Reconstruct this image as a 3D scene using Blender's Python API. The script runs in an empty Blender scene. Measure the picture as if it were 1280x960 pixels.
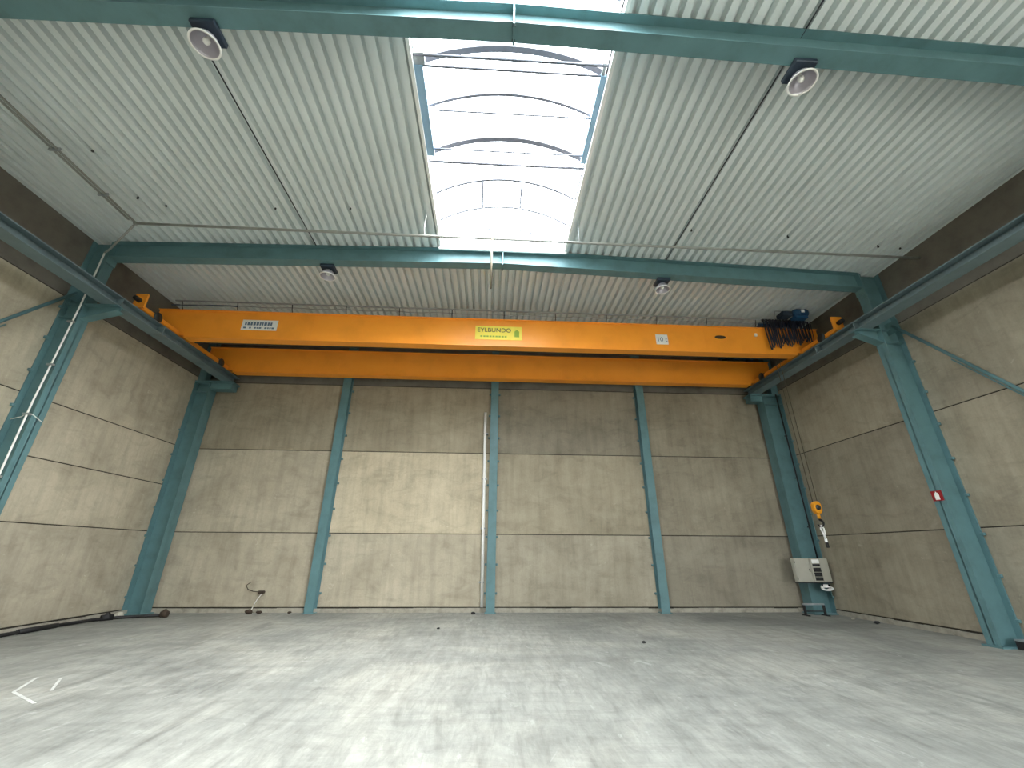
import bpy, bmesh, math, random
from mathutils import Vector, Matrix
random.seed(7)
S = bpy.context.scene
COL = S.collection

# ------------------------------------------------------------------ camera
cd = bpy.data.cameras.new('camera'); cam = bpy.data.objects.new('camera', cd); COL.objects.link(cam)
cd.sensor_width = 36.0; cd.lens = 514.466 / 1280 * 36.0; cd.clip_start = 0.05; cd.clip_end = 600
RT = Vector((0.99863493, -0.05198128, 0.0051201)); UP = Vector((-0.02448163, -0.37921731, 0.92498372)); FW = Vector((0.04614021, 0.92384641, 0.37997224))
m = Matrix((RT, UP, -FW)).transposed().to_4x4(); m.translation = Vector((0, 0, 1.6))
cam.matrix_world = m
S.camera = cam

# ------------------------------------------------------------------ sky, portals, exposure
W = bpy.data.worlds.new('overcast_sky'); S.world = W; W.use_nodes = True
wn = W.node_tree.nodes; wl = W.node_tree.links
bgn = wn['Background']; bgn.inputs['Strength'].default_value = 9.0; bgn.inputs['Color'].default_value = (0.93, 0.97, 1.0, 1)
S.view_settings.view_transform = 'Standard'; S.view_settings.look = 'None'
S.view_settings.gamma = 1.0; S.view_settings.use_curve_mapping = False
S.view_settings.exposure = 1.18

sun = bpy.data.lights.new('hazy_sun', 'SUN'); sun.energy = 9.0; sun.angle = math.radians(70); sun.color = (1.0, 0.985, 0.95)
so = bpy.data.objects.new('hazy_sun', sun); COL.objects.link(so)
so.rotation_euler = Vector((-0.52, 0.40, -0.76)).to_track_quat('-Z', 'Y').to_euler()   # bright cloud behind the camera's right shoulder

def portal(name, loc, rot, sx, sy):     # only guides the sampling of the sky through an opening
    l = bpy.data.lights.new(name, 'AREA'); l.shape = 'RECTANGLE'; l.size = sx; l.size_y = sy
    l.cycles.is_portal = True
    o = bpy.data.objects.new(name, l); COL.objects.link(o); o.location = loc; o.rotation_euler = rot
portal('skylight_portal', (0.175, 1.1, 9.02), (0, 0, 0), 3.1, 14.9)
portal('gateway_portal', (7.3, -6.9, 2.3), (math.radians(-90), 0, 0), 4.4, 4.6)

# ------------------------------------------------------------------ materials
def rgb(r, g, b):
    f = lambda c: (c/255/12.92) if c/255 <= 0.04045 else ((c/255+0.055)/1.055)**2.4
    return (f(r), f(g), f(b), 1)
class NT:
    def __init__(s, name):
        s.m = bpy.data.materials.new(name); s.m.use_nodes = True
        s.t = s.m.node_tree; s.b = s.t.nodes['Principled BSDF']
    def n(s, kind, **kw):
        x = s.t.nodes.new(kind)
        for k, v in kw.items(): setattr(x, k, v)
        return x
    def l(s, a, b): s.t.links.new(a, b)
    def coords(s, scale, kind='Object', rand=False, rot=(0, 0, 0)):
        tc = s.n('ShaderNodeTexCoord'); mp = s.n('ShaderNodeMapping')
        mp.inputs['Scale'].default_value = scale; mp.inputs['Rotation'].default_value = rot
        s.l(tc.outputs[kind], mp.inputs['Vector'])
        if rand:
            oi = s.n('ShaderNodeObjectInfo'); mu = s.n('ShaderNodeMath', operation='MULTIPLY'); mu.inputs[1].default_value = 37.0
            s.l(oi.outputs['Random'], mu.inputs[0]); s.l(mu.outputs[0], mp.inputs['Location'])
        return mp.outputs['Vector']
    def noise(s, vec, scale, detail=4, rough=0.55, dist=0.0):
        x = s.n('ShaderNodeTexNoise'); x.inputs['Scale'].default_value = scale; x.inputs['Detail'].default_value = detail
        x.inputs['Roughness'].default_value = rough; x.inputs['Distortion'].default_value = dist
        s.l(vec, x.inputs['Vector']); return x.outputs['Fac']
    def ramp(s, fac, stops):
        r = s.n('ShaderNodeValToRGB'); e = r.color_ramp.elements
        e[0].position, e[0].color = stops[0]; e[1].position, e[1].color = stops[-1]
        for p, c in stops[1:-1]:
            k = e.new(p); k.color = c
        s.l(fac, r.inputs['Fac']); return r.outputs['Color']
    def mix(s, a, b, fac, mode='MIX'):
        x = s.n('ShaderNodeMix', data_type='RGBA', blend_type=mode)
        if isinstance(fac, float): x.inputs['Factor'].default_value = fac
        else: s.l(fac, x.inputs['Factor'])
        for i, v in ((6, a), (7, b)):
            if isinstance(v, tuple): x.inputs[i].default_value = v
            else: s.l(v, x.inputs[i])
        return x.outputs[2]
    def bump(s, h, strength, dist=0.01):
        x = s.n('ShaderNodeBump'); x.inputs['Strength'].default_value = strength; x.inputs['Distance'].default_value = dist
        s.l(h, x.inputs['Height']); s.l(x.outputs['Normal'], s.b.inputs['Normal'])
    def set(s, rough=0.5, metal=0.0, spec=0.5):
        s.b.inputs['Roughness'].default_value = rough; s.b.inputs['Metallic'].default_value = metal
        s.b.inputs['Specular IOR Level'].default_value = spec
G = lambda v: (v, v, v, 1)

def paint(name, c, rough=0.45, metal=0.0, var=0.12, scale=3.0, spec=0.5):
    t = NT(name); v = t.coords((1, 1, 1), 'Object', True)
    n = t.noise(v, scale, 5, 0.6)
    d = tuple(x*(1-var*1.6) for x in c[:3])+(1,); h = tuple(min(1, x*(1+var)) for x in c[:3])+(1,)
    t.l(t.ramp(n, [(0.3, d), (0.5, c), (0.72, h)]), t.b.inputs['Base Color']); t.set(rough, metal, spec); return t.m

def make_concrete(name, gain):
    t = NT(name); v = t.coords((1, 1, 1), 'Object', True)
    big = t.noise(v, 0.7, 4, 0.6, 0.4)
    c = t.ramp(big, [(0.28, rgb(166, 157, 138)), (0.5, rgb(184, 175, 155)), (0.72, rgb(198, 189, 168))])
    vs = t.coords((3.2, 3.2, 0.35), 'Object', True)
    st = t.noise(vs, 1.6, 5, 0.65)
    c = t.mix(c, t.ramp(st, [(0.36, G(0.66)), (0.56, G(1.0))]), 0.4, 'MULTIPLY')
    vh = t.coords((1.4, 1.4, 3.0), 'Object', True)
    bl = t.noise(vh, 1.1, 6, 0.7, 0.8)
    c = t.mix(c, t.ramp(bl, [(0.34, G(0.74)), (0.5, G(1.0)), (0.8, G(1.1))]), 0.55, 'MULTIPLY')
    fine = t.noise(v, 22, 5, 0.7)
    c = t.mix(c, t.ramp(fine, [(0.3, G(0.8)), (0.7, G(1.15))]), 0.35, 'MULTIPLY')
    sp = t.noise(t.coords((1, 1, 1.6), 'Object', True), 4.5, 3, 0.5, 1.5)
    c = t.mix(c, rgb(214, 206, 186), t.ramp(sp, [(0.69, G(0)), (0.76, G(0.45))]))
    oi = t.n('ShaderNodeObjectInfo')
    c = t.mix(c, t.ramp(oi.outputs['Random'], [(0.0, rgb(225, 226, 228)), (1.0, rgb(255, 253, 248))]), 1.0, 'MULTIPLY')
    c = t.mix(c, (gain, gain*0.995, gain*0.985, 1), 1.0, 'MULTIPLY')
    t.l(c, t.b.inputs['Base Color']); t.set(0.9, 0, 0.2); t.bump(fine, 0.15, 0.01); return t.m

def make_floor():
    t = NT('floor_concrete'); v = t.coords((1, 1, 1))
    big = t.noise(v, 0.3, 6, 0.62, 0.8)
    c = t.ramp(big, [(0.3, rgb(124, 126, 121)), (0.5, rgb(146, 147, 140)), (0.7, rgb(164, 163, 153))])
    sa = t.noise(t.coords((3.4, 0.6, 1), rot=(0, 0, 0.45)), 1.0, 9, 0.72, 1.2)
    sb = t.noise(t.coords((3.0, 0.55, 1), rot=(0, 0, -0.35)), 1.0, 9, 0.72, 1.4)
    msk = t.ramp(t.noise(v, 0.22, 3, 0.5, 1.0), [(0.42, G(0)), (0.58, G(1))])
    sw = t.mix(sa, sb, msk)
    c = t.mix(c, t.ramp(sw, [(0.34, G(0.66)), (0.5, G(1.0)), (0.66, G(1.22))]), 0.85, 'MULTIPLY')
    sf = t.noise(t.coords((8.0, 1.5, 1), rot=(0, 0, 0.6)), 1.0, 8, 0.75, 1.0)
    c = t.mix(c, t.ramp(sf, [(0.36, G(0.74)), (0.5, G(1.0)), (0.66, G(1.2))]), 0.6, 'MULTIPLY')
    s2 = t.noise(t.coords((0.55, 1.7, 1), rot=(0, 0, 0.25)), 1.0, 8, 0.72, 1.8)
    c = t.mix(c, t.ramp(s2, [(0.34, G(0.7)), (0.52, G(1.0)), (0.7, G(1.12))]), 0.6, 'MULTIPLY')
    wh = t.noise(t.coords((1.9, 1.0, 1), rot=(0, 0, -0.5)), 1.0, 8, 0.7, 2.4)
    c = t.mix(c, rgb(206, 208, 203), t.ramp(wh, [(0.6, G(0)), (0.78, G(0.55))]))
    dk = t.noise(t.coords((2.2, 0.9, 1), rot=(0, 0, 0.9)), 1.1, 8, 0.72, 2.4)
    c = t.mix(c, rgb(92, 94, 92), t.ramp(dk, [(0.6, G(0)), (0.78, G(0.6))]))
    fine = t.noise(v, 30, 4, 0.7)
    c = t.mix(c, t.ramp(fine, [(0.3, G(0.85)), (0.7, G(1.1))]), 0.4, 'MULTIPLY')
    t.l(c, t.b.inputs['Base Color']); t.set(0.62, 0, 0.35)
    t.l(t.ramp(sw, [(0.3, G(0.5)), (0.7, G(0.75))]), t.b.inputs['Roughness'])
    t.bump(fine, 0.08, 0.005); return t.m

def make_pane():
    t = NT('milky_polycarbonate'); t.t.nodes.remove(t.b)
    out = [x for x in t.t.nodes if x.type == 'OUTPUT_MATERIAL'][0]
    a = t.n('ShaderNodeBsdfTransparent'); a.inputs['Color'].default_value = (0.96, 0.98, 1.0, 1)
    b = t.n('ShaderNodeBsdfTranslucent'); b.inputs['Color'].default_value = (0.9, 0.93, 0.95, 1)
    x = t.n('ShaderNodeMixShader'); x.inputs[0].default_value = 0.13
    t.l(a.outputs[0], x.inputs[1]); t.l(b.outputs[0], x.inputs[2]); t.l(x.outputs[0], out.inputs['Surface']); return t.m

M = {}
M['wall'] = make_concrete('wall_concrete', 1.0); M['wall_pale'] = make_concrete('pale_wall_concrete', 1.14); M['wall_dull'] = make_concrete('dull_wall_concrete', 0.78); M['wall_dark'] = make_concrete('dark_shaded_wall_concrete', 0.75); M['floor'] = make_floor(); M['pane'] = make_pane()  # wall_dark, the back top row: panel tone with crane shade mixed into the colour
M['plinth'] = paint('plinth_mortar', rgb(160, 155, 142), 0.95, 0, 0.2, 5, 0.2)
M['joint'] = paint('joint_mortar', rgb(58, 55, 49), 0.95, 0, 0.2, 6, 0.1)
M['wall_upper'] = paint('upper_wall_concrete', rgb(112, 107, 98), 0.95, 0, 0.15, 2, 0.2)  # darker than the wall courses below
M['deck'] = paint('white_coated_deck', rgb(218, 226, 225), 0.42, 0, 0.03, 1.5)
M['roof'] = paint('roof_membrane', rgb(120, 120, 118), 0.9, 0, 0.05, 1.5)
M['teal'] = paint('teal_steel_paint', rgb(90, 125, 129), 0.5, 0, 0.12, 2.5)
M['runway'] = paint('grey_teal_runway_paint', rgb(104, 122, 126), 0.5, 0, 0.12, 2.5)
M['orange'] = paint('orange_crane_paint', rgb(252, 160, 50), 0.38, 0, 0.06, 1.2)
M['galv'] = paint('galvanised_steel', rgb(160, 166, 168), 0.45, 0.5, 0.1, 8)
M['rail'] = paint('dark_rail_steel', rgb(60, 64, 66), 0.5, 0.5, 0.15, 6)
M['white'] = paint('white_plastic', rgb(242, 242, 238), 0.5, 0, 0.04, 4)
M['black'] = paint('black_rubber', rgb(26, 26, 27), 0.6, 0, 0.15, 6)
M['grey'] = paint('grey_pipe_paint', rgb(150, 152, 146), 0.5, 0, 0.08, 5)
M['cabinet'] = paint('cabinet_grey_paint', rgb(172, 170, 156), 0.5, 0, 0.05, 3)
M['alu'] = paint('rib_aluminium', rgb(104, 106, 114), 0.5, 0.0, 0.05, 4)
M['ventblue'] = paint('pale_blue_vent_frame', rgb(138, 170, 192), 0.5, 0, 0.05, 4)
M['reflector'] = paint('reflector_aluminium', rgb(176, 172, 180), 0.35, 0.3, 0.05, 4)
M['bulb'] = paint('frosted_bulb_glass', rgb(245, 245, 238), 0.3, 0, 0.02, 4)
M['ballast'] = paint('ballast_dark_paint', rgb(38, 52, 66), 0.5, 0, 0.1, 4)
M['blue'] = paint('blue_motor_paint', rgb(24, 70, 104), 0.45, 0, 0.12, 5)
M['cable'] = paint('dark_cable_sheath', rgb(34, 36, 48), 0.55, 0, 0.1, 4)
M['yellow'] = paint('yellow_sign_face', rgb(248, 226, 84), 0.5, 0, 0.02, 3)
M['signwhite'] = paint('white_sign_face', rgb(236, 236, 232), 0.5, 0, 0.02, 3)
M['ink'] = paint('dark_print', rgb(44, 50, 58), 0.6, 0, 0.03, 3)
M['blueink'] = paint('blue_grey_print', rgb(92, 112, 132), 0.6, 0, 0.03, 3)
M['greenink'] = paint('green_print', rgb(150, 176, 60), 0.6, 0, 0.03, 3)
M['red'] = paint('red_sign_face', rgb(140, 20, 28), 0.45, 0, 0.03, 3)
M['hookyellow'] = paint('yellow_hook_block_paint', rgb(226, 150, 22), 0.45, 0, 0.08, 5)
M['rope'] = paint('wire_rope', rgb(92, 84, 66), 0.6, 0.3, 0.1, 20)
M['rust'] = paint('rusty_brown', rgb(62, 50, 40), 0.85, 0, 0.25, 18)
M['stone'] = paint('pale_rubble', rgb(190, 186, 172), 0.9, 0, 0.15, 12)
M['ground'] = paint('yard_paving', rgb(186, 184, 176), 0.9, 0, 0.08, 0.3)
M['chalk'] = paint('white_chalk', rgb(190, 192, 186), 0.9, 0, 0.12, 9)

# ------------------------------------------------------------------ builders
class MB:
    def __init__(s): s.b = bmesh.new()
    def hexa(s, p):      # p: 8 points, bottom loop of 4 then top loop of 4
        v = [s.b.verts.new(q) for q in p]
        for f in ((3, 2, 1, 0), (4, 5, 6, 7), (0, 1, 5, 4), (1, 2, 6, 5), (2, 3, 7, 6), (3, 0, 4, 7)):
            s.b.faces.new([v[i] for i in f])
        return s
    def box(s, x0, x1, y0, y1, z0, z1):
        return s.hexa([(x0, y0, z0), (x1, y0, z0), (x1, y1, z0), (x0, y1, z0), (x0, y0, z1), (x1, y0, z1), (x1, y1, z1), (x0, y1, z1)])
    def prism(s, poly, axis, a, c):     # polygon in the two other axes, extruded along axis
        def P(u, w, t): return {'X': (t, u, w), 'Y': (u, t, w), 'Z': (u, w, t)}[axis]
        A = [s.b.verts.new(P(u, w, a)) for u, w in poly]; B = [s.b.verts.new(P(u, w, c)) for u, w in poly]
        n = len(poly)
        s.b.faces.new(A); s.b.faces.new(B[::-1])
        for i in range(n): s.b.faces.new([A[i], B[i], B[(i+1) % n], A[(i+1) % n]])
        return s
    def tube(s, pts, r, n=8, cap=True):
        pts = [Vector(p) for p in pts]; rings = []
        for i, p in enumerate(pts):
            d = (pts[min(i+1, len(pts)-1)] - pts[max(i-1, 0)]).normalized()
            a = Vector((0, 0, 1)) if abs(d.z) < 0.9 else Vector((0, 1, 0))
            u = d.cross(a).normalized(); w = d.cross(u)
            rr = r[i] if isinstance(r, (list, tuple)) else r
            rings.append([s.b.verts.new(p + rr*(math.cos(2*math.pi*k/n)*u + math.sin(2*math.pi*k/n)*w)) for k in range(n)])
        for A, B in zip(rings, rings[1:]):
            for k in range(n): 
                f = s.b.faces.new([A[k], A[(k+1) % n], B[(k+1) % n], B[k]]); f.smooth = True
        if cap: s.b.faces.new(rings[0][::-1]); s.b.faces.new(rings[-1])
        return s
    def lathe(s, prof, c, n=24, axis='Z'):
        rings = []
        for r, h in prof:
            ring = []
            for k in range(n):
                a = 2*math.pi*k/n; u, w = r*math.cos(a), r*math.sin(a)
                q = {'Z': (u, w, h), 'Y': (u, h, w), 'X': (h, u, w)}[axis]
                ring.append(s.b.verts.new((c[0]+q[0], c[1]+q[1], c[2]+q[2])))
            rings.append(ring)
        for A, B in zip(rings, rings[1:]):
            for k in range(n):
                f = s.b.faces.new([A[k], A[(k+1) % n], B[(k+1) % n], B[k]]); f.smooth = True
        return s
    def ball(s, c, r, sx=1, sy=1, sz=1, u=10, v=7, jit=0.0):
        g = bmesh.ops.create_uvsphere(s.b, u_segments=u, v_segments=v, radius=r)
        for q in g['verts']:
            k = 1 + random.uniform(-jit, jit)
            q.co = Vector((q.co.x*sx*k + c[0], q.co.y*sy*k + c[1], q.co.z*sz*k + c[2]))
        if jit == 0:
            for q in g['verts']:
                for f in q.link_faces: f.smooth = True
        return s
    def bevel(s, w, seg=1):
        bmesh.ops.bevel(s.b, geom=list(s.b.edges), offset=w, segments=seg, affect='EDGES', profile=0.5); return s
    def mesh(s, name, off=(0, 0, 0)):
        bmesh.ops.translate(s.b, verts=s.b.verts, vec=-Vector(off))
        bmesh.ops.recalc_face_normals(s.b, faces=s.b.faces)
        me = bpy.data.meshes.new(name); s.b.to_mesh(me); s.b.free(); return me

ORG = {}      # world origin of every thing, so that parts can be drawn in world coordinates
def link(name, me, parent=None, loc=(0, 0, 0)):
    o = bpy.data.objects.new(name, me); COL.objects.link(o); o.location = loc
    if parent is not None: o.parent = parent
    return o
def props(o, label=None, cat=None, group=None, kind=None):
    for k, v in (('label', label), ('category', cat), ('group', group), ('kind', kind)):
        if v: o[k] = v
    return o
def thing(name, loc, label, cat, group=None):
    o = link(name, None, None, loc); o.empty_display_size = 0.2
    ORG[o] = Vector(loc); return props(o, label, cat, group)
def part(name, mb, mat, parent, label=None):
    off = ORG[parent]; me = mb.mesh(name, off); me.materials.append(M[mat])
    o = link(name, me, parent); ORG[o] = off
    if label: o['label'] = label
    return o
def solo(name, mb, mat, loc, label, cat, group=None):
    me = mb.mesh(name, loc); me.materials.append(M[mat])
    o = link(name, me, None, loc); ORG[o] = Vector(loc); return props(o, label, cat, group)
def struct(name, mb, mat, loc=(0, 0, 0)):
    me = mb.mesh(name, loc); me.materials.append(M[mat]); o = link(name, me, None, loc); ORG[o] = Vector(loc)
    o['kind'] = 'structure'; return o
def inst(name, me, parent, wloc, rot=None):
    o = link(name, me, parent, Vector(wloc) - ORG[parent]); ORG[o] = Vector(wloc)
    if rot: o.rotation_euler = rot
    return o
def text_mesh(body, size, name, mat):
    c = bpy.data.curves.new(name, 'FONT'); c.body = body; c.size = size; c.align_x = 'CENTER'; c.align_y = 'CENTER'; c.extrude = 0.002
    t = bpy.data.objects.new(name, c); COL.objects.link(t)
    bpy.context.view_layer.update()
    me = bpy.data.meshes.new_from_object(t.evaluated_get(bpy.context.evaluated_depsgraph_get()))
    bpy.data.objects.remove(t); me.materials.clear(); me.materials.append(M[mat]); me.name = name; return me

# ------------------------------------------------------------------ measures (metres)
XL, XR, YB, YF = -9.81, 10.13, 13.575, -6.75
XC, Z_RIDGE, Z_EL, Z_ER = 0.17, 8.85, 8.60, 8.50
def zdeck(x): return Z_RIDGE - (Z_RIDGE-Z_EL)*(XC-x)/(XC-XL) if x < XC else Z_RIDGE - (Z_RIDGE-Z_ER)*(x-XC)/(XR-XC)
BAYS = [-6.75, -1.65, 3.48, 8.6, 13.575]
SKX0, SKX1, SKY1 = -1.40, 1.75, 8.48
Z1, Z2, Z2L, Z3, ZB = 2.1355, 4.6612, 3.4532, 6.98, 0.1334
FRAMES = (3.48, 8.6)
POSTS = (-4.995, 0.077, 5.189)

# ------------------------------------------------------------------ ground, floor, walls
struct('ground', MB().box(-90, 90, -150, 60, -0.4, -0.16), 'ground')  # unseen outdoor ground, added to bounce daylight in through the doorway
fl = struct('floor', MB().box(XL-0.2, XR+0.2, YF-0.2, YB+0.2, -0.15, 0), 'floor')
def strip(pts, w):
    b = MB()
    for (a, c) in zip(pts, pts[1:]):
        a, c = Vector(a+(0,)), Vector(c+(0,)); d = (c-a).normalized(); n = Vector((-d.y, d.x, 0))*w/2
        p = [a+n, a-n, c-n, c+n]
        b.hexa([q+Vector((0, 0, 0.0002)) for q in p] + [q+Vector((0, 0, 0.002)) for q in p])
    return b
part('chalk_mark', strip([(-6.1, 7.03), (-5.75, 6.38), (-5.09, 5.95)], 0.035), 'chalk', fl, 'white angular chalk mark')
part('chalk_mark', strip([(-5.75, 6.98), (-5.35, 6.42)], 0.03), 'chalk', fl, 'short white chalk stroke')

def core(name, *boxes):
    b = MB()
    for q in boxes: b.box(*q)
    return struct(name, b, 'joint')
wl_ = core('wall_left', (XL-0.3, XL-0.012, YF, YB+0.3, 0, 9.0))
wr_ = core('wall_right', (XR+0.012, XR+0.3, YF, YB+0.3, 0, 9.0))
wb_ = core('wall_back', (XL-0.012, XR+0.012, YB+0.012, YB+0.3, 0, 9.2))
DX0, DX1, DZ = 5.1, 9.5, 4.6  # unseen doorway, placed and sized to light the hall from behind
wf_ = core('wall_front', (XL, DX0, YF-0.3, YF-0.012, 0, 9.2), (DX1, XR, YF-0.3, YF-0.012, 0, 9.2), (DX0, DX1, YF-0.3, YF-0.012, DZ, 9.2))
J = 0.011
def panel(parent, x0, x1, y0, y1, z0, z1, mat='wall'):
    b = MB().box(x0, x1, y0, y1, z0, z1).bevel(0.006)
    c = ((x0+x1)/2, (y0+y1)/2, (z0+z1)/2)
    me = b.mesh('concrete_panel', c); me.materials.append(M[mat])
    inst('concrete_panel', me, parent, c)
for i in range(len(BAYS)-1):
    y0, y1 = BAYS[i]+J, BAYS[i+1]-J
    if i == len(BAYS)-2: y1 = YB
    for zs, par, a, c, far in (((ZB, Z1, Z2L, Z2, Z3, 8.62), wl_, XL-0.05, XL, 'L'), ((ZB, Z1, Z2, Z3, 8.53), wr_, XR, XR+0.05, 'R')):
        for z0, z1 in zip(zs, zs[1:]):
            panel(par, a, c, y0, y1, z0+J, z1-J, 'wall_upper' if z0 == Z3 else ('wall_dull' if far == 'R' else 'wall_pale'))  # uneven daylight put into the colour: left wall paler, right wall duller
xs = [XL] + list(POSTS) + [XR]
TONE = {ZB: ('wall_pale', 'wall_pale', 'wall', 'wall_dull'), Z1: ('wall_pale', 'wall_pale', 'wall_dull', 'wall_dull'), Z2: ('wall_dark', 'wall_dark', 'wall_dark', 'wall_dark'), Z3: ('wall_upper',)*4}
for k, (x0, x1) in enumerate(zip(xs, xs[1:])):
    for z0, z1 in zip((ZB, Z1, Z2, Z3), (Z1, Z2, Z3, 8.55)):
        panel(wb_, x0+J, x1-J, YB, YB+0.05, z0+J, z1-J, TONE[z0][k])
for x0, x1, za in ((XL, -5.2, 0), (-5.2, DX0, 0), (DX1, XR, 0), (DX0, DX1, DZ)):
    for z0, z1 in ((0, 2.13), (2.13, 4.66), (4.66, 7.0), (7.0, 8.6)):
        z0 = max(z0, za)
        if z1 > z0: panel(wf_, x0+J, x1-J, YF-0.05, YF, z0+J, z1-J)
# plinth strip under the panels
def plinth(name, axis, a, c, f0, f1):
    b = MB(); n = 26; st = (c-a)/n
    for i in range(n):
        u0, u1 = a+i*st, a+(i+1)*st; d = random.uniform(0.0, 0.02); h = ZB-random.uniform(0.012, 0.03)
        if axis == 'Y': b.box(min(f0, f1+d*(1 if f1 > f0 else -1)), max(f0, f1+d*(1 if f1 > f0 else -1)), u0, u1, 0, h)
        else: b.box(u0, u1, min(f0, f1-d), max(f0, f1-d), 0, h)
    return struct(name, b, 'plinth')
plinth('baseboard_left', 'Y', YF, YB, XL-0.02, XL+0.008)
plinth('baseboard_right', 'Y', YF, YB, XR+0.02, XR-0.008)
plinth('baseboard_back', 'X', XL, XR, YB+0.02, YB-0.008)

# ------------------------------------------------------------------ ceiling: roof slab and trapezoidal deck sheets
b = MB()
def slab(x0, x1, y0, y1):
    b.hexa([(x0, y0, zdeck(x0)+0.115), (x1, y0, zdeck(x1)+0.115), (x1, y1, zdeck(x1)+0.115), (x0, y1, zdeck(x0)+0.115),
            (x0, y0, zdeck(x0)+0.22), (x1, y0, zdeck(x1)+0.22), (x1, y1, zdeck(x1)+0.22), (x0, y1, zdeck(x0)+0.22)])
slab(XL-0.3, SKX0, YF-0.3, YB+0.3); slab(SKX1, XR+0.3, YF-0.3, YB+0.3)
slab(SKX0, XC, SKY1, YB+0.3); slab(XC, SKX1, SKY1, YB+0.3)
ce = struct('ceiling', b, 'roof')
def sheet_mesh(L, pitch, slope, n=4):
    b_ = MB().b; prof = []
    for k in range(n):
        o = k*pitch; q = pitch/0.21
        prof += [(o, 0), (o+0.112*q, 0), (o+0.134*q, 0.11), (o+0.188*q, 0.11)]
    prof.append((n*pitch, 0))
    A = [b_.verts.new((x, 0, z + slope*x)) for x, z in prof]; B = [b_.verts.new((x, L, z + slope*x)) for x, z in prof]
    for i in range(len(prof)-1): b_.faces.new([A[i], A[i+1], B[i+1], B[i]])
    me = bpy.data.meshes.new('deck_sheet'); b_.to_mesh(me); b_.free(); me.materials.append(M['deck']); return me
SLL = (Z_RIDGE-Z_EL)/(XC-XL); SLR = -(Z_RIDGE-Z_ER)/(XR-XC)
for i in range(len(BAYS)-1):
    y0, L = BAYS[i], BAYS[i+1]-BAYS[i]
    pl = (SKX0-XL)/40; pr = (XR-SKX1)/40
    ml, mr = sheet_mesh(L, pl, SLL), sheet_mesh(L, pr, SLR)
    for k in range(10):
        x = XL+k*4*pl; inst('deck_sheet', ml, ce, (x, y0, zdeck(x)+0.002*(k % 2)))
        x = SKX1+k*4*pr; inst('deck_sheet', mr, ce, (x, y0, zdeck(x)+0.002*(k % 2)))
L = YB-SKY1; p4 = (XC-SKX0)/8
mc, md = sheet_mesh(L, p4, SLL), sheet_mesh(L, (SKX1-XC)/8, SLR)
for k in range(2):
    x = SKX0+k*4*p4; inst('deck_sheet', mc, ce, (x, SKY1, zdeck(x)))
    x = XC+k*(SKX1-XC)/2; inst('deck_sheet', md, ce, (x, SKY1, zdeck(x)))
fx = MB().tube([(0, 0, 0.06), (0, 0, -0.03)], [0.012, 0.022], 6).mesh('deck_fixing'); fx.materials.append(M['rail'])
for x, y in ((-7.72, 5.97), (-7.75, 7.1), (-7.3, 7.3), (-4.96, 7.3), (-3.3, 7.25), (6.94, 7.4), (9.25, 7.5), (9.8, 7.5), (4.6, 7.4)):
    inst('deck_fixing', fx, ce, (x, y, zdeck(x)))

# ------------------------------------------------------------------ skylight: barrel vault on curbs
SKY0 = -6.4; ZC = 9.05; RISE = 0.5; SKC = (SKX0+SKX1)/2; SKW = (SKX1-SKX0)/2
sk = struct('window_1', MB().box(SKX0-0.06, SKX0, SKY0, SKY1, 8.80, ZC).box(SKX1, SKX1+0.06, SKY0, SKY1, 8.78, ZC)
            .box(SKX0-0.06, SKX1+0.06, SKY0-0.06, SKY0, 8.8, ZC).box(SKX0-0.06, SKX1+0.06, SKY1-0.05, SKY1, 8.74, ZC), 'white')
R = (SKW**2+RISE**2)/(2*RISE); TH = math.asin(SKW/R)
def arc(y, dr=0.0, n=20, t=TH): return [(SKC+(R+dr)*math.sin(-t+2*t*k/n), y, ZC+RISE-R+(R+dr)*math.cos(-t+2*t*k/n)) for k in range(n+1)]
RIBS = [4.25, 5.03, 5.88, 6.92, 7.72, 8.45] + [3.3-0.95*k for k in range(11)]
DEEP = (4.25, 5.88)
rs = sorted(RIBS)
for y in RIBS:
    dp = 0.13 if y in DEEP else 0.075; hw = 0.05 if y in DEEP else 0.025
    bb = MB(); A = arc(y, -0.01); Bq = arc(y, -0.01-dp)
    for k in range(20):
        bb.hexa([(A[k][0], y-hw, A[k][2]), (A[k+1][0], y-hw, A[k+1][2]), (A[k+1][0], y+hw, A[k+1][2]), (A[k][0], y+hw, A[k][2]),
                 (Bq[k][0], y-hw, Bq[k][2]), (Bq[k+1][0], y-hw, Bq[k+1][2]), (Bq[k+1][0], y+hw, Bq[k+1][2]), (Bq[k][0], y+hw, Bq[k][2])])
    part('rib', bb, 'alu', sk)
for y0, y1 in zip(rs, rs[1:]):
    A, Bq = arc(y0), arc(y1); bb = MB()
    va = [bb.b.verts.new(q) for q in A]; vb = [bb.b.verts.new(q) for q in Bq]
    for k in range(20): bb.b.faces.new([va[k], va[k+1], vb[k+1], vb[k]]).smooth = True
    part('pane', bb, 'pane', sk)
for y in (SKY1-0.02, rs[0]):       # gable pane at each end
    bb = MB(); bb.b.faces.new([bb.b.verts.new(q) for q in arc(y)]); part('pane', bb, 'pane', sk)
for y, r in ((4.12, 0.026), (4.28, 0.022), (5.0, 0.017), (5.76, 0.017), (6.05, 0.028), (2.2, 0.02), (0.3, 0.02)):
    part('tie_bar', MB().tube([(SKX0, y, 8.9), (SKX1, y, 8.9)], r, 6), 'alu', sk)
for x0, x1 in ((SKX0, SKX0+0.14), (SKX1-0.10, SKX1)):
    part('vent_frame', MB().box(x0, x1, 4.26, 5.9, 8.86, 8.93), 'ventblue', sk, 'blue-grey side frame of the vent')
    part('vent_bracket', MB().box(x0+0.01, x1+0.04 if x0 < 0 else x1-0.04, 4.08, 4.26, 8.88, 8.96), 'galv', sk)
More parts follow.
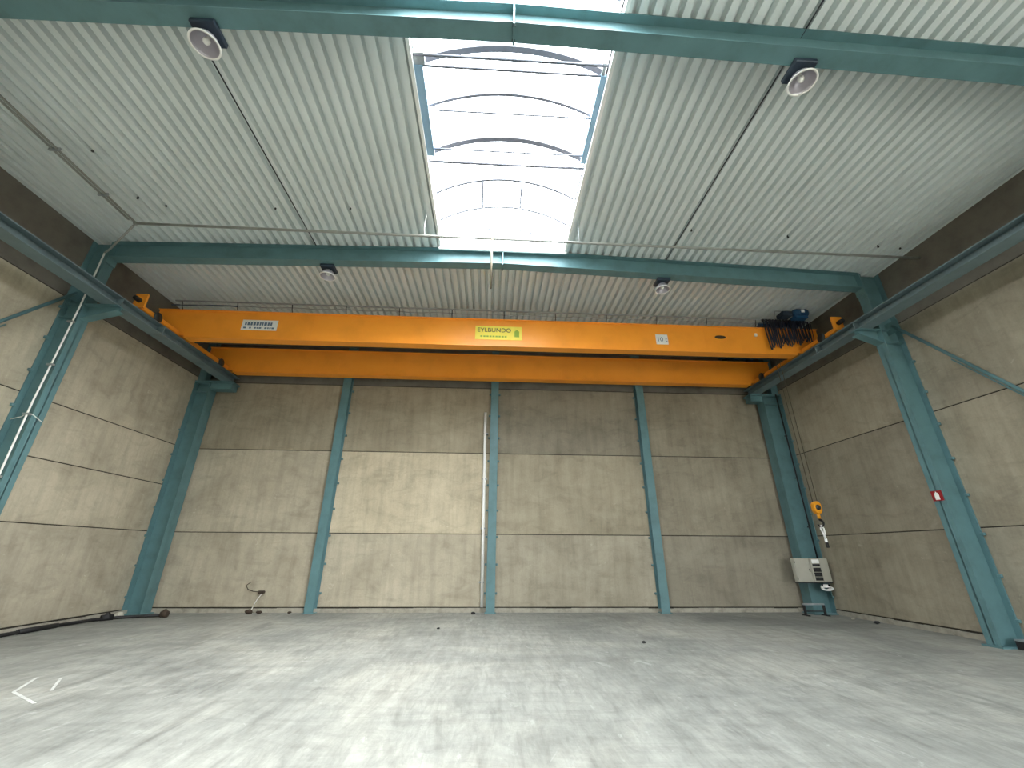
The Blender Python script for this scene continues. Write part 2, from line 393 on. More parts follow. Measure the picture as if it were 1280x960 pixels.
for x in (-0.35, 0.55):
    part('stay_rod', MB().tube([(x, 6.92, 9.42), (x, 7.72, 9.38)], 0.025, 6), 'alu', sk)

# ------------------------------------------------------------------ portal frames
clip = MB().box(-0.03, 0.03, -0.035, 0.035, -0.03, 0.03).bevel(0.008).mesh('panel_clip'); clip.materials.append(M['teal'])
def column(side, yf, label, h, depth=0.5, fw=0.25, corbel=True, top_full=True, xin=None):
    s = -1 if side == 'L' else 1; xo = (XL if s < 0 else XR) - s*0.004
    xi = xin if xin is not None else xo - s*depth
    t = thing('steel_column', ((xo+xi)/2, yf, 0), label, 'column', 'teal columns along the side walls')
    X = lambda a, c: (min(a, c), max(a, c))
    part('web', MB().box(*X(xi, xo), yf-0.008, yf+0.008, 0.03, h), 'teal', t)
    part('flange', MB().box(*X(xi, xi+s*0.022), yf-fw/2, yf+fw/2, 0.03, h), 'teal', t)
    part('flange', MB().box(*X(xo, xo-s*0.022), yf-fw/2, yf+fw/2, 0.03, h), 'teal', t)
    part('base_plate', MB().box(*X(xi-s*0.05, xo), yf-fw/2-0.06, yf+fw/2+0.06, 0, 0.03), 'teal', t)
    for z in (6.46, 6.81):
        part('stiffener', MB().box(*X(xi+s*0.02, xo-s*0.02), yf-fw/2+0.01, yf+fw/2-0.01, z-0.01, z+0.01), 'teal', t)
    k = 0.45
    while k < h-1.5:
        inst('panel_clip', clip, t, (xo-s*0.035, yf-fw/2-0.03, k)); inst('panel_clip', clip, t, (xo-s*0.035, yf+fw/2+0.03, k+0.1)); k += 0.78
    return t, xi, s
def corbel(t, xi, s, yf, xc):
    x1 = xc - s*0.2
    b = MB().prism([(xi, 6.46), (xi, 6.80), (x1, 6.80), (x1, 6.70)], 'Y', yf-0.008, yf+0.008)
    part('corbel', b, 'teal', t)
    part('corbel_plate', MB().box(min(xi, x1), max(xi, x1), yf-0.12, yf+0.12, 6.797, 6.818), 'teal', t)
    b2 = MB().hexa([(xi, yf-0.1, 6.44), (x1, yf-0.1, 6.68), (x1, yf+0.1, 6.68), (xi, yf+0.1, 6.44), (xi, yf-0.1, 6.46), (x1, yf-0.1, 6.70), (x1, yf+0.1, 6.70), (xi, yf+0.1, 6.46)])
    part('corbel_plate', b2, 'teal', t)
XRL, XRR = -8.82, 9.23          # crane rail centres
where = {3.48: 'nearest to the camera', 8.6: 'standing in front of the crane'}
for yf in FRAMES:
    for sd, xin, xc, nm in (('L', -9.34, XRL, 'left'), ('R', 9.60, XRR, 'right')):
        lab = {('L', 8.6): 'teal steel column against the left wall carrying the runway, white cable on it', ('R', 8.6): 'teal steel column against the right wall with the small red sign',
               ('L', 3.48): 'teal steel column on the left wall under the nearer rafter', ('R', 3.48): 'teal steel column on the right wall under the nearer rafter'}[(sd, yf)]
        xo = XL if sd == 'L' else XR
        t, xi, s = column(sd, yf, lab, zdeck(xo)-0.02, xin=xin, fw=0.25)
        corbel(t, xi, s, yf, xc)
        part('end_plate', MB().box(min(xi, xi-s*0.03), max(xi, xi-s*0.03), yf-0.13, yf+0.13, zdeck(xi)-0.62, zdeck(xi)-0.02), 'teal', t)
for sd, xin, xc, lab in (('L', -9.30, XRL, 'teal steel column in the back left corner of the hall'), ('R', 9.45, XRR, 'teal steel column in the back right corner behind the grey switch boxes')):
    t, xi, s = column(sd, 13.24, lab, 6.8, xin=xin, fw=0.38)
    xo = XL if s < 0 else XR
    part('cap_plate', MB().box(min(xo-s*0.01, xc-s*0.22), max(xo-s*0.01, xc-s*0.22), 13.03, 13.45, 6.76, 6.816), 'teal', t)
    part('cap_bracket', MB().box(min(xi, xc-s*0.2), max(xi, xc-s*0.2), 13.08, 13.4, 6.55, 6.76).bevel(0.01), 'teal', t)
    part('upper_post', MB().box(min(xo-s*0.01, xo-s*0.25), max(xo-s*0.01, xo-s*0.25), 13.12, 13.36, 6.816, zdeck(xo)-0.01), 'teal', t)

for x, lab in zip(POSTS, ('slim teal wall post on the back wall, left of the centre post', 'slim teal wall post at the centre of the back wall beside the white pipe', 'slim teal wall post on the back wall, right of the centre post')):
    t = thing('wall_post', (x, 13.45, 0), lab, 'post', 'slim wall posts on the back wall')
    h = zdeck(x)-0.03
    part('web', MB().box(x-0.006, x+0.006, 13.33, 13.56, 0.02, h), 'teal', t)
    part('flange', MB().box(x-0.13, x+0.13, 13.32, 13.335, 0.02, h), 'teal', t)
    part('flange', MB().box(x-0.13, x+0.13, 13.555, 13.57, 0.02, h), 'teal', t)
    part('base_plate', MB().box(x-0.16, x+0.16, 13.28, 13.57, 0, 0.02), 'teal', t)
    k = 0.5
    while k < 6.8:
        for q in (-0.165, 0.165): inst('panel_clip', clip, t, (x+q, 13.54, k))
        k += 0.78

bolt = MB().lathe([(0.0, -0.02), (0.018, -0.02), (0.018, 0.02), (0.0, 0.02)], (0, 0, 0), 6, 'X').mesh('bolt'); bolt.materials.append(M['rail'])
for yf, lab in zip(FRAMES, ('nearer teal steel roof rafter crossing under the skylight', 'farther teal steel roof rafter at the end of the skylight')):
    t = thing('roof_rafter', (XC, yf, 8.4), lab, 'beam', 'roof rafters')
    D = 0.46; w = 0.125
    for xa, xb in ((-9.31, XC-0.012), (XC+0.012, 9.57)):
        za, zb = zdeck(xa)-0.004, zdeck(xb)-0.004
        def pl(y0, y1, lo, hi): return MB().hexa([(xa, y0, za-lo), (xb, y0, zb-lo), (xb, y1, zb-lo), (xa, y1, za-lo), (xa, y0, za-hi), (xb, y0, zb-hi), (xb, y1, zb-hi), (xa, y1, za-hi)])
        part('web', pl(yf-0.006, yf+0.006, D-0.018, 0.018), 'teal', t)
        part('bottom_flange', pl(yf-w, yf+w, D, D-0.018), 'teal', t)
        part('top_flange', pl(yf-w, yf+w, 0.018, 0.0), 'teal', t)
    for q in (-0.012, 0.012):
        part('splice_plate', MB().box(XC+min(0, q), XC+max(0, q), yf-w-0.01, yf+w+0.01, Z_RIDGE-D-0.05, Z_RIDGE-0.005), 'teal', t)
    for q in (-0.09, 0.09):
        for z in (Z_RIDGE-D-0.02, Z_RIDGE-0.36, Z_RIDGE-0.1): inst('bolt', bolt, t, (XC, yf+q, z))

# ------------------------------------------------------------------ crane runways
for xc, lab in ((XRL, 'grey-teal crane runway beam along the left wall'), (XRR, 'grey-teal crane runway beam along the right wall')):
    t = thing('crane_runway', (xc, 3, 6.82), lab, 'beam', 'crane runway beams')
    y0, y1 = YF+0.1, 13.42
    part('web', MB().box(xc-0.008, xc+0.008, y0, y1, 6.84, 7.05), 'runway', t)
    part('bottom_flange', MB().box(xc-0.175, xc+0.175, y0, y1, 6.82, 6.842), 'runway', t)
    part('top_flange', MB().box(xc-0.175, xc+0.175, y0, y1, 7.04, 7.062), 'runway', t)
    part('rail', MB().box(xc-0.03, xc+0.03, y0, y1, 7.062, 7.11), 'rail', t, 'dark square rail on top of the beam')
    for y in (-1.65, 3.48, 8.6):
        part('web_stiffener', MB().box(xc-0.165, xc+0.165, y-0.01, y+0.01, 6.84, 7.04), 'runway', t)
    for y in (9.9, 4.9):
        part('joint_plate', MB().box(xc-0.185, xc+0.185, y-0.012, y+0.012, 6.812, 7.064), 'runway', t)

# ------------------------------------------------------------------ bridge crane
ZB_, ZT_ = 7.09, 7.975
cr = thing('bridge_crane', (XC, 11.7, 7.11), 'orange double girder bridge crane spanning the hall on both runways', 'crane')
XG0, XG1 = -9.52, 9.84
prof = [(-8.61, ZB_+0.02), (9.02, ZB_+0.02), (9.04, 7.16), (XG1, 7.16), (XG1, ZT_-0.02), (XG0, ZT_-0.02), (XG0, 7.16), (-8.63, 7.16)]
for gy in (10.52, 12.88):
    g = part('girder', MB().prism(prof, 'Y', gy+0.03, gy+0.23), 'orange', cr, 'front orange girder with the signs' if gy < 11 else 'rear orange girder')
    part('bottom_flange', MB().box(-8.61, 9.02, gy-0.015, gy+0.275, ZB_-0.005, ZB_+0.02), 'orange', g)
    part('top_flange', MB().box(XG0, XG1, gy-0.02, gy+0.28, ZT_-0.022, ZT_), 'orange', g)
    part('trolley_rail', MB().box(XG0+0.1, XG1-0.1, gy+0.11, gy+0.15, ZT_, ZT_+0.04), 'rail', g)
    for x in (-5.2, 2.35, 6.3):
        part('weld_seam', MB().box(x-0.006, x+0.006, gy+0.026, gy+0.03, ZB_+0.02, ZT_-0.022), 'orange', g)
part('shade_strip', MB().box(-8.5, 8.9, 10.80, 10.86, ZB_-0.012, ZB_+0.04), 'black', cr, 'dark strip added for the shaded gap behind the front girder')  # dark strip stands in for the shade between the two girders
for xc in (XRL, XRR):
    e = part('end_carriage', MB().box(xc+(0.07 if xc > 0 else -0.07)-0.1, xc+(0.07 if xc > 0 else -0.07)+0.1, 9.2, 13.22, 7.18, 7.3).bevel(0.012), 'orange', cr)
    for y in (9.75, 12.5):
        part('wheel', MB().lathe([(0, -0.06), (0.13, -0.06), (0.13, -0.04), (0.1, -0.04), (0.1, 0.04), (0.13, 0.04), (0.13, 0.06), (0, 0.06)], (xc, y, 7.242), 20, 'X'), 'rail', e)
    part('end_plate', MB().box(xc-0.14, xc+0.14, 9.15, 9.2, 7.17, 7.56), 'orange', e)
    part('buffer', MB().lathe([(0, -0.16), (0.05, -0.16), (0.06, -0.12), (0.06, 0), (0, 0)], (xc, 9.15, 7.36), 12, 'Y'), 'black', e, 'black rubber buffer')
# signs on the front girder
gyf = 10.545
def sign(name, x0, x1, z0, z1, mat, label):
    return part(name, MB().box(x0, x1, gyf-0.006, gyf+0.004, z0, z1), mat, cr, label)
def letters(me, parent, x, z, name='lettering'):
    return inst(name, me, parent, (x, gyf-0.008, z), (math.pi/2, 0, 0))
sg = sign('sign', -0.55, 0.81, 7.31, 7.755, 'yellow', 'yellow maker sign with dark letters')
letters(text_mesh('EYLBUNDO', 0.19, 'lettering', 'ink'), sg, 0.0, 7.615)
bars = MB()
for k in range(9): bars.box(-0.4+k*0.088, -0.4+k*0.088+0.06, gyf-0.009, gyf-0.005, 7.39, 7.435)
part('fine_print', bars, 'greenink', sg)['kind'] = 'stuff'
part('emblem', MB().prism([(0.59, 7.41), (0.73, 7.41), (0.73, 7.59), (0.66, 7.65), (0.59, 7.59)], 'Y', gyf-0.009, gyf-0.005), 'greenink', sg)
sg = sign('sign', -7.15, -6.17, 7.39, 7.715, 'signwhite', 'white rectangular notice with rows of print')
bars = MB(); random.seed(3)
x = -7.07
while x < -6.3:
    w = random.uniform(0.04, 0.08); bars.box(x, x+w, gyf-0.009, gyf-0.005, 7.54, 7.645); x += w+0.022
x = -7.09
while x < -6.3:
    w = random.uniform(0.03, 0.07); bars.box(x, x+w, gyf-0.009, gyf-0.005, 7.435, 7.485); x += w+random.choice((0.02, 0.09))
part('fine_print', bars, 'blueink', sg)['kind'] = 'stuff'
sg = sign('sign', 4.79, 5.15, 7.32, 7.645, 'signwhite', 'white square load sign reading 10 t')
letters(text_mesh('10 t', 0.2, 'lettering', 'blueink'), sg, 4.97, 7.475)
part('badge', MB().prism([(6.77+0.17*math.cos(a*math.pi/8), 7.62+0.055*math.sin(a*math.pi/8)) for a in range(16)], 'Y', gyf-0.008, gyf+0.004), 'rust', cr, 'small dark oval maker plate')
part('lamp_lug', MB().box(7.84, 7.91, gyf-0.05, gyf+0.004, 7.67, 7.77).bevel(0.01), 'white', cr, 'small white box near the right end')
# bracketed track above the front girder, walkway cable line
tr = part('festoon_track', MB().box(-9.1, 9.5, 10.43, 10.46, 8.20, 8.235), 'galv', cr, 'thin galvanised track above the front girder')
for x in [-8.9+1.53*k for k in range(13)]:
    part('track_bracket', MB().tube([(x, 10.445, 8.2), (x, 10.49, 8.05), (x, 10.56, 7.975)], 0.014, 6), 'rail', tr)
part('cable_line', MB().tube([(-9.0+k*0.38, 10.52, 8.13+0.018*math.sin(k*1.7)) for k in range(47)], 0.012, 5), 'galv', tr)
part('cable_line', MB().tube([(-9.3, 10.6, 8.17), (-7.7, 10.56, 8.165), (-7.4, 10.52, 8.13)], 0.02, 6), 'blue', tr)

# bunched festoon cables
fs = thing('festoon_cable', (8.85, 10.4, 8.2), 'dark festoon cable hanging in bunched loops at the right end of the crane', 'cable')
for k in range(13):
    x = 8.12+k*0.105; wdt = 0.11; zb = 7.18+0.06*((k*5) % 3) + 0.02*k; pts = []
    for j in range(13):
        a = j/12; u = (a-0.5)*2
        pts.append((x+wdt*a+0.02*math.sin(k+a*3), 10.40+0.015*math.sin(k*2.1+a*4), zb+(8.15-zb)*abs(u)**2.6))
    part('cable_loop', MB().tube(pts, 0.017, 6), 'cable', fs)
    part('cable_loop', MB().tube([(p[0]+0.05, p[1]-0.03, p[2]+0.05*(1-abs((i/6)-1))) for i, p in enumerate(pts)], 0.012, 6), 'cable', fs)
    part('cable_carrier', MB().box(x-0.035, x+0.035, 10.37, 10.43, 8.13, 8.2).bevel(0.008), 'black', fs)

# hoist trolley on top of the girders
ht = thing('hoist_trolley', (8.85, 11.8, ZT_+0.04), 'blue hoist trolley parked on the girders at the right end', 'hoist')
for y in (10.65, 13.01):
    part('side_frame', MB().box(8.15, 9.4, y-0.05, y+0.05, 8.11, 8.24).bevel(0.008), 'blue', ht)
    for x in (8.32, 9.2):
        part('wheel', MB().lathe([(0, -0.03), (0.09, -0.03), (0.09, 0.03), (0, 0.03)], (x, y, 8.107), 16, 'Y'), 'rail', ht)
for x in (8.25, 9.3):
    part('cross_beam', MB().box(x-0.06, x+0.06, 10.70, 12.96, 8.1, 8.21).bevel(0.008), 'blue', ht)
part('rope_drum', MB().lathe([(0, -0.75), (0.17, -0.75), (0.17, -0.7), (0.13, -0.68), (0.13, 0.68), (0.17, 0.7), (0.17, 0.75), (0, 0.75)], (8.88, 11.6, 8.26), 24, 'Y'), 'rail', ht)
part('gearbox', MB().box(8.66, 9.06, 12.4, 12.7, 8.12, 8.42).bevel(0.03), 'blue', ht)
mt = part('motor', MB().lathe([(0, -0.22), (0.1, -0.22), (0.115, -0.19), (0.115, 0.16), (0.1, 0.2), (0, 0.2)], (9.27, 10.28, 8.38), 20, 'X'), 'blue', ht, 'blue electric motor')
for k in range(7):
    part('cooling_fin', MB().lathe([(0.11, -0.008), (0.13, -0.008), (0.13, 0.008), (0.11, 0.008)], (9.14+k*0.045, 10.28, 8.38), 20, 'X'), 'blue', mt)
part('terminal_box', MB().box(9.21, 9.31, 10.145, 10.18, 8.34, 8.44).bevel(0.01), 'white', mt, 'white terminal box cover')
part('motor_mount', MB().box(9.0, 9.4, 10.18, 10.60, 8.17, 8.26).bevel(0.01), 'blue', ht)
part('control_box', MB().box(8.65, 8.95, 10.2, 10.5, 8.245, 8.40).bevel(0.01), 'ballast', ht)
part('handrail', MB().tube([(8.6, 10.6, 8.2), (8.6, 10.42, 8.52), (9.4, 10.42, 8.52)], 0.012, 6), 'galv', ht)

hk = thing('hook_block', (8.88, 11.2, 2.3), 'yellow hook block hanging on ropes near the back right corner', 'hook')
for x in (8.815, 8.945):
    part('rope', MB().tube([(x, 11.2, 8.15), (x, 11.2, 2.85)], 0.009, 6), 'rope', hk)
part('sheave_housing', MB().prism([(8.77, 2.70), (8.83, 2.62), (8.93, 2.62), (8.99, 2.70), (8.99, 2.88), (8.93, 2.95), (8.83, 2.95), (8.77, 2.88)], 'Y', 11.14, 11.26).bevel(0.012), 'hookyellow', hk)
part('sheave', MB().lathe([(0, -0.075), (0.07, -0.075), (0.08, 0), (0.07, 0.075), (0, 0.075)], (8.88, 11.2, 2.79), 18, 'Y'), 'rail', hk)
part('swivel', MB().tube([(8.88, 11.2, 2.63), (8.88, 11.2, 2.5)], 0.04, 10), 'hookyellow', hk)
pts = [(8.88, 11.2, 2.52), (8.88, 11.2, 2.46)] + [(8.875+0.085*math.cos(a), 11.2, 2.385+0.085*math.sin(a)) for a in [math.radians(85-25*k) for k in range(11)]]
part('hook', MB().tube(pts, [0.03]*2+[0.034-0.0018*k for k in range(11)], 8), 'black', hk, 'black forged hook')
sl = thing('white_sling', (8.9, 11.2, 1.78), 'white webbing sling with black end hanging from the crane hook', 'sling')
lp = [(8.875, 11.2, 2.335), (8.835, 11.19, 2.25), (8.86, 11.18, 2.12), (8.885, 11.18, 1.98)]
rp = [(8.88, 11.2, 2.335), (8.925, 11.2, 2.25), (8.92, 11.2, 2.12), (8.9, 11.2, 1.98)]
part('webbing', MB().tube(lp, 0.02, 6), 'white', sl); part('webbing', MB().tube(rp, 0.022, 6), 'white', sl)
part('stitched_eye', MB().box(8.86, 8.93, 11.17, 11.21, 1.9, 2.02).bevel(0.012), 'white', sl)
part('end_sleeve', MB().box(8.865, 8.935, 11.165, 11.215, 1.77, 1.91).bevel(0.012), 'black', sl, 'black end sleeve')

# ------------------------------------------------------------------ lamps
def lamp(x, yf, lab):
    zf = zdeck(x)-0.004-0.46
    c = Vector((x, yf+0.18, zf))
    t = thing('high_bay_lamp', c, lab, 'lamp', 'bell lamps under the rafters')
    part('ballast_box', MB().box(x-0.17, x+0.17, yf+0.0, yf+0.33, zf-0.08, zf-0.002).bevel(0.012), 'ballast', t)
    rz = zf-0.08
    part('reflector', MB().lathe([(0.06, 0), (0.085, -0.017), (0.136, -0.077), (0.17, -0.145), (0.18, -0.183), (0.173, -0.183), (0.163, -0.145), (0.13, -0.08), (0.077, -0.026), (0.0, -0.019)], (c.x, c.y, rz), 32), 'reflector', t)
    part('rim', MB().lathe([(0.174, -0.179), (0.197, -0.182), (0.197, -0.194), (0.17, -0.192), (0.174, -0.179)], (c.x, c.y, rz), 32), 'white', t, 'white rim')
    part('lamp_socket', MB().tube([(c.x, c.y, rz-0.017), (c.x, c.y, rz-0.06)], 0.026, 10), 'white', t)
    part('bulb', MB().ball((c.x, c.y, rz-0.105), 0.046, 1, 1, 1.25, 14, 10), 'bulb', t, 'white bulb')
    return t
lamp(-4.05, 3.48, 'large bell lamp under the nearer rafter, left of the skylight')
lamp(4.40, 3.48, 'large bell lamp under the nearer rafter, right of the skylight')
lamp(-4.22, 8.6, 'small looking bell lamp under the farther rafter, left side')
lamp(4.36, 8.6, 'small looking bell lamp under the farther rafter, right side')
for x, lab in ((-4.52, 'thin black lamp cable along the left roof deck between the rafters'), (4.43, 'thin black lamp cable along the right roof deck between the rafters')):
    z = zdeck(x)-0.012
    solo('lamp_cable', MB().tube([(x, -3, z), (x, 3.3, z), (x, 3.66, z), (x, 8.5, z)], 0.012, 6), 'cable', (x, 3, z), lab, 'cable', 'lamp cables along the deck')

# ------------------------------------------------------------------ conduits and pipes
PZ, PY = 8.2, 7.38
t = thing('ceiling_pipe', (0, PY, PZ), 'long thin grey pipe crossing under the roof deck in front of the farther rafter', 'pipe')
part('cross_run', MB().tube([(-7.86, PY, PZ), (0, PY+0.03, PZ), (10.1, PY+0.06, PZ-0.03)], 0.028, 8), 'grey', t)
part('elbow', MB().ball((-7.86, PY, PZ), 0.045), 'grey', t)
for x in (-1.62, 1.9):
    part('hanger', MB().tube([(x, PY+0.02, PZ), (x-0.02, PY-0.02, PZ+0.2), (x, PY, zdeck(x)+0.01)], 0.010, 6), 'white' if x == -1.62 else 'galv', t)
part('drop_pipe', MB().tube([(-0.1, PY+0.02, PZ), (-0.1, PY+0.02, 6.85)], 0.024, 8), 'rope', t, 'short brownish pipe dropping from the cross run')
t = thing('roof_conduit', (-7.86, 4, PZ), 'grey conduit running along the left side of the roof to the pipe corner', 'conduit')
part('conduit_run', MB().tube([(-7.84, -4, PZ), (-7.84, PY-0.05, PZ)], 0.022, 8), 'grey', t)
part('conduit_run', MB().tube([(-7.93, -4, PZ+0.01), (-7.93, PY-0.1, PZ+0.01)], 0.022, 8), 'grey', t)
for y in (1.5, 4.3, 5.6, 6.6):
    part('strap', MB().box(-7.98, -7.79, y-0.015, y+0.015, PZ-0.03, PZ+0.035), 'galv', t)
t = thing('column_conduit', (-9.37, 8.42, 0), 'white cable conduit running up the left column to the ceiling pipe', 'conduit')
part('upright', MB().tube([(-9.37, 8.42, 0.02), (-9.37, 8.42, 3.05), (-9.38, 8.41, 4.4), (-9.36, 8.43, 6.7), (-9.36, 8.42, 8.2)], 0.017, 8), 'white', t)
part('diagonal', MB().tube([(-9.36, 8.42, 8.2), (-9.2, 8.34, 8.24), (-7.95, 7.45, PZ+0.005)], 0.022, 8), 'grey', t)
for z in (2.9, 4.15, 5.25, 6.3):
    part('clip', MB().box(-9.45, -9.325, 8.39, 8.45, z-0.02, z+0.02), 'galv', t)
part('side_cable', MB().tube([(-9.7, 8.46, 4.05), (-9.5, 8.45, 4.1), (-9.37, 8.40, 4.17), (-9.34, 8.5, 4.15), (-9.3, 8.66, 4.06)], 0.01, 6), 'white', t)
t = thing('wall_pipe', (-0.2, 13.45, 0), 'white vertical pipe on the back wall beside the centre post', 'pipe')
part('pipe_run', MB().tube([(-0.17, 13.46, 0.15), (-0.2, 13.46, 3), (-0.235, 13.46, 6.05)], 0.045, 10), 'white', t)
for z in (0.8, 2.3, 3.8, 5.3):
    part('pipe_clip', MB().box(-0.27, -0.12, 13.43, 13.57, z-0.02, z+0.02), 'galv', t)

# ------------------------------------------------------------------ wall braces
for x, a, c, lab in ((9.88, (8.42, 6.88), (3.75, 0.45), 'teal diagonal brace on the right wall'), (-9.56, (8.42, 7.05), (3.75, 0.75), 'teal diagonal brace on the left wall')):
    t = thing('wall_brace', (x, (a[0]+c[0])/2, (a[1]+c[1])/2), lab, 'brace', 'diagonal wall braces')
    part('brace_tube', MB().tube([(x, a[0], a[1]), (x, c[0], c[1])], 0.034, 10), 'teal', t)
    part('brace_rod', MB().tube([(x, a[0]-0.9, a[1]-1.36), (x, c[0], c[1]-0.05)], 0.016, 8), 'teal', t)
    part('gusset', MB().box(x-0.008, x+0.008, a[0]-0.16, a[0]+0.17, a[1]-0.2, a[1]+0.1), 'teal', t)
    part('gusset', MB().box(x-0.008, x+0.008, c[0]-0.15, c[0]+0.15, c[1]-0.15, c[1]+0.2), 'teal', t)

# ------------------------------------------------------------------ wall equipment
def cabinet(x0, x1, y0, y1, z0, z1, lab, kind):
    t = thing('switch_cabinet', ((x0+x1)/2, y1, z0), lab, 'cabinet', 'switch cabinets on the corner column')
    part('body', MB().box(x0, x1, y0+0.02, y1, z0, z1).bevel(0.008), 'cabinet', t)
    if kind == 'plain':
        d = part('door', MB().box(x0+0.015, x1-0.015, y0, y0+0.022, z0+0.015, z1-0.015).bevel(0.006), 'cabinet', t)
        part('latch', MB().box(x1-0.07, x1-0.045, y0-0.012, y0, (z0+z1)/2-0.04, (z0+z1)/2+0.04).bevel(0.004), 'rail', d)
        for z in (z0+0.1, z1-0.1): part('hinge', MB().tube([(x0+0.012, y0+0.005, z-0.03), (x0+0.012, y0+0.005, z+0.03)], 0.01, 8), 'rail', d)
    else:
        xm = x0+0.29
        part('frame', MB().box(x0+0.012, x0+0.05, y0, y0+0.022, z0+0.012, z1-0.012), 'cabinet', t)
        part('blank_panel', MB().box(xm, x1-0.012, y0, y0+0.022, z0+0.012, z1-0.012).bevel(0.005), 'cabinet', t)
        part('label_plate', MB().box(x0+0.06, xm-0.01, y0+0.004, y0+0.022, z1-0.13, z1-0.03), 'white', t, 'white label plate')
        for z, h in ((z1-0.185, 0.06), (z1-0.31, 0.11), (z1-0.435, 0.11), (z1-0.55, 0.09)):
            q = part('breaker_row', MB().box(x0+0.055, xm-0.005, y0+0.006, y0+0.022, z-h/2, z+h/2), 'black', t, 'black breaker row')
            for k in range(4): part('switch', MB().box(x0+0.07+k*0.04, x0+0.095+k*0.04, y0-0.004, y0+0.006, z-0.012, z+0.012), 'rail', q)
            for z in (z0+0.1, z1-0.1): part('mounting_rail', MB().box(max(x0+0.03, 9.42), x1-0.06, y1, 13.048, z-0.02, z+0.02), 'rail', t)
    part('bottom_plate', MB().box(x0-0.01, x1+0.01, y0+0.02, y1, z0-0.025, z0), 'rail', t)
    return t
cabinet(9.0, 9.475, 12.78, 12.93, 0.86, 1.50, 'grey closed switch cabinet on the corner column, left of the pair', 'plain')
cabinet(9.49, 10.04, 12.78, 12.93, 0.86, 1.50, 'grey switch cabinet with black breaker rows on the corner column', 'breakers')
t = thing('cable_bundle', (9.8, 12.8, 0.66), 'white cable bundle hanging under the right switch cabinet', 'cable')
for k in range(4):
    pts = [(9.86+(0.17-0.012*k)*math.cos(a*math.pi/8), 12.82+0.02*k+0.02*math.sin(a), 0.69+(0.045+0.008*k)*math.sin(a*math.pi/8)+0.012*k) for a in range(17)]
    part('coil', MB().tube(pts, 0.02, 6), 'white', t)
part('lead', MB().tube([(9.74, 12.84, 0.82), (9.72, 12.83, 0.78), (9.76, 12.84, 0.72)], 0.025, 6), 'black', t)
part('lead', MB().tube([(9.92, 12.84, 0.82), (9.94, 12.83, 0.79), (9.9, 12.84, 0.73)], 0.025, 6), 'black', t)
t = thing('steel_stand', (9.35, 12.95, 0), 'low dark steel stand at the foot of the back right column', 'stand')
part('top_bar', MB().box(9.0, 9.62, 12.8, 12.86, 0.27, 0.31), 'galv', t, 'pale top bar')
for x in (9.02, 9.6):
    part('leg', MB().box(x-0.025, x+0.025, 12.8, 12.85, 0, 0.27), 'black', t)
    part('foot', MB().box(x-0.03, x+0.03, 12.68, 12.96, 0, 0.03), 'black', t)
part('lower_bar', MB().box(9.02, 9.6, 12.82, 12.85, 0.1, 0.13), 'rail', t)
t = thing('column_cable', (9.92, 13.02, 1.5), 'black cable running down the back right column to the switch cabinets', 'cable')
part('cable_run', MB().tube([(9.92, 13.01, 6.8), (9.915, 13.0, 5), (9.925, 13.01, 3.3), (9.915, 13.0, 1.5)], 0.022, 8), 'black', t)
for z in (2.4, 3.9, 5.3): part('clip', MB().box(9.885, 9.95, 12.99, 13.05, z-0.02, z+0.02), 'rail', t)
t = thing('extinguisher_sign', (9.585, 8.6, 2.78), 'small red sign with white symbol on the right column', 'sign')
part('sign_plate', MB().box(9.578, 9.59, 8.49, 8.71, 2.68, 2.89), 'red', t)
part('symbol', MB().prism([(8.555, 2.70), (8.645, 2.70), (8.645, 2.82), (8.62, 2.85), (8.58, 2.85), (8.555, 2.82)], 'X', 9.573, 9.579), 'signwhite', t, 'white extinguisher symbol')
part('symbol', MB().box(9.573, 9.579, 8.592, 8.608, 2.85, 2.87), 'signwhite', t)

# loose cable end on the back wall
t = thing('loose_cable', (-6.6, 13.54, 0.5), 'loose cable end poking from the lower back wall above the rubble', 'cable')
part('cable_run', MB().tube([(-6.86, 13.57, 0.78), (-6.93, 13.5, 0.70), (-6.85, 13.49, 0.60), (-6.7, 13.5, 0.55), (-6.55, 13.5, 0.54)], 0.012, 6), 'rust', t)
part('plug', MB().box(-6.56, -6.37, 13.46, 13.54, 0.49, 0.57).bevel(0.02), 'rust', t, 'dark plug')
part('cable_run', MB().tube([(-6.45, 13.52, 0.5), (-6.55, 13.5, 0.33), (-6.6, 13.48, 0.18), (-6.66, 13.5, 0.02)], 0.01, 6), 'white', t)

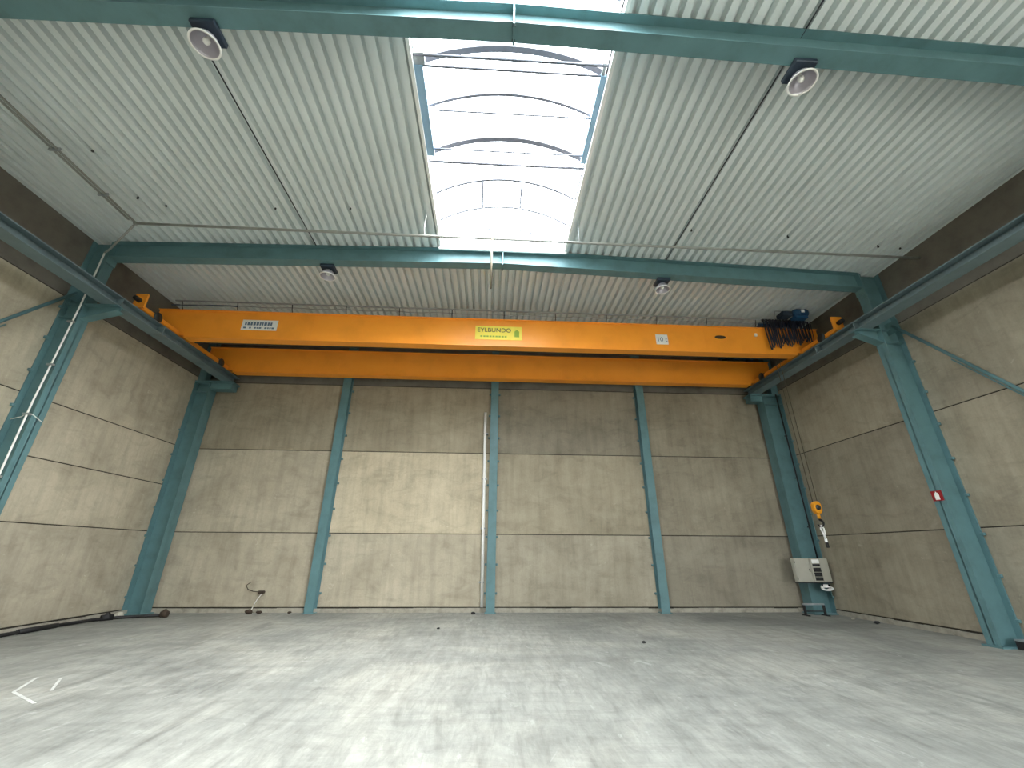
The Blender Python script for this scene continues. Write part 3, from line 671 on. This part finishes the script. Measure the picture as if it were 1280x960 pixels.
# ------------------------------------------------------------------ things on the floor
t = thing('black_hose', (-9.5, 11, 0), 'black hose lying along the foot of the left wall', 'hose')
HP = [(-9.60, 8.9, 0.04), (-9.60, 9.8, 0.04), (-9.62, 10.6, 0.045), (-9.62, 11.4, 0.045), (-9.58, 11.95, 0.045), (-9.35, 12.35, 0.045), (-8.95, 12.58, 0.045), (-8.45, 12.68, 0.05)]
part('hose_run', MB().tube(HP, 0.036, 8), 'black', t)
part('hose_sleeve', MB().tube([(-9.61, 10.25, 0.05), (-9.62, 11.1, 0.05)], 0.05, 8), 'black', t)
part('coupling', MB().tube([(-9.52, 12.1, 0.06), (-9.4, 12.3, 0.06)], 0.075, 8).ball((-9.46, 12.2, 0.12), 0.06), 'black', t)
part('coupling', MB().tube([(-8.5, 12.67, 0.08), (-8.34, 12.68, 0.08)], 0.08, 8).ball((-8.42, 12.68, 0.14), 0.06), 'rust', t)
def rubble(name, pts, mat, lab, cat):
    b_ = MB()
    for x, y, r in pts: b_.ball((x, y, r*0.55), r, 1.2, 0.9, 0.62, 7, 5, 0.22)
    return solo(name, b_, mat, (pts[0][0], pts[0][1], 0), lab, cat, 'lumps and chips on the floor')
rubble('rubble', [(-9.62, 12.75, 0.10)], 'stone', 'white lump beside the foot of the back left column', 'rubble')
rubble('rubble', [(-6.62, 13.36, 0.09)], 'rust', 'larger dark brown lump at the back wall under the loose cable', 'rubble')
rubble('rubble', [(-6.36, 13.40, 0.065)], 'rust', 'smaller dark brown lump right of the larger one', 'rubble')
rubble('rubble', [(-5.55, 13.42, 0.05)], 'rust', 'small brown lump close to the left wall post foot', 'rubble')
rubble('rubble', [(-0.40, 13.22, 0.05)], 'black', 'small black lump on the floor left of the centre post', 'rubble')
rubble('rubble', [(3.04, 9.13, 0.035)], 'black', 'tiny black chip out on the open floor, right of centre', 'chip')
rubble('rubble', [(-1.1, 10.8, 0.03)], 'black', 'tiny black chip out on the open floor, left of centre', 'chip')
rubble('rubble', [(9.78, 11.35, 0.06), ], 'black', 'dark lump at the foot of the right wall', 'rubble')
rubble('rubble', [(9.8, 12.1, 0.04)], 'stone', 'small pale lump at the foot of the right wall', 'rubble')
t = thing('floor_bar', (10.0, 8.2, 0), 'dark steel bar lying on the floor beside the right column', 'bar')
part('bar_body', MB().box(9.80, 10.08, 7.6, 8.4, 0.0, 0.14).bevel(0.01), 'black', t)
part('bar_cap', MB().box(9.80, 10.0, 7.6, 8.4, 0.14, 0.165), 'galv', t, 'pale metal strip on top')
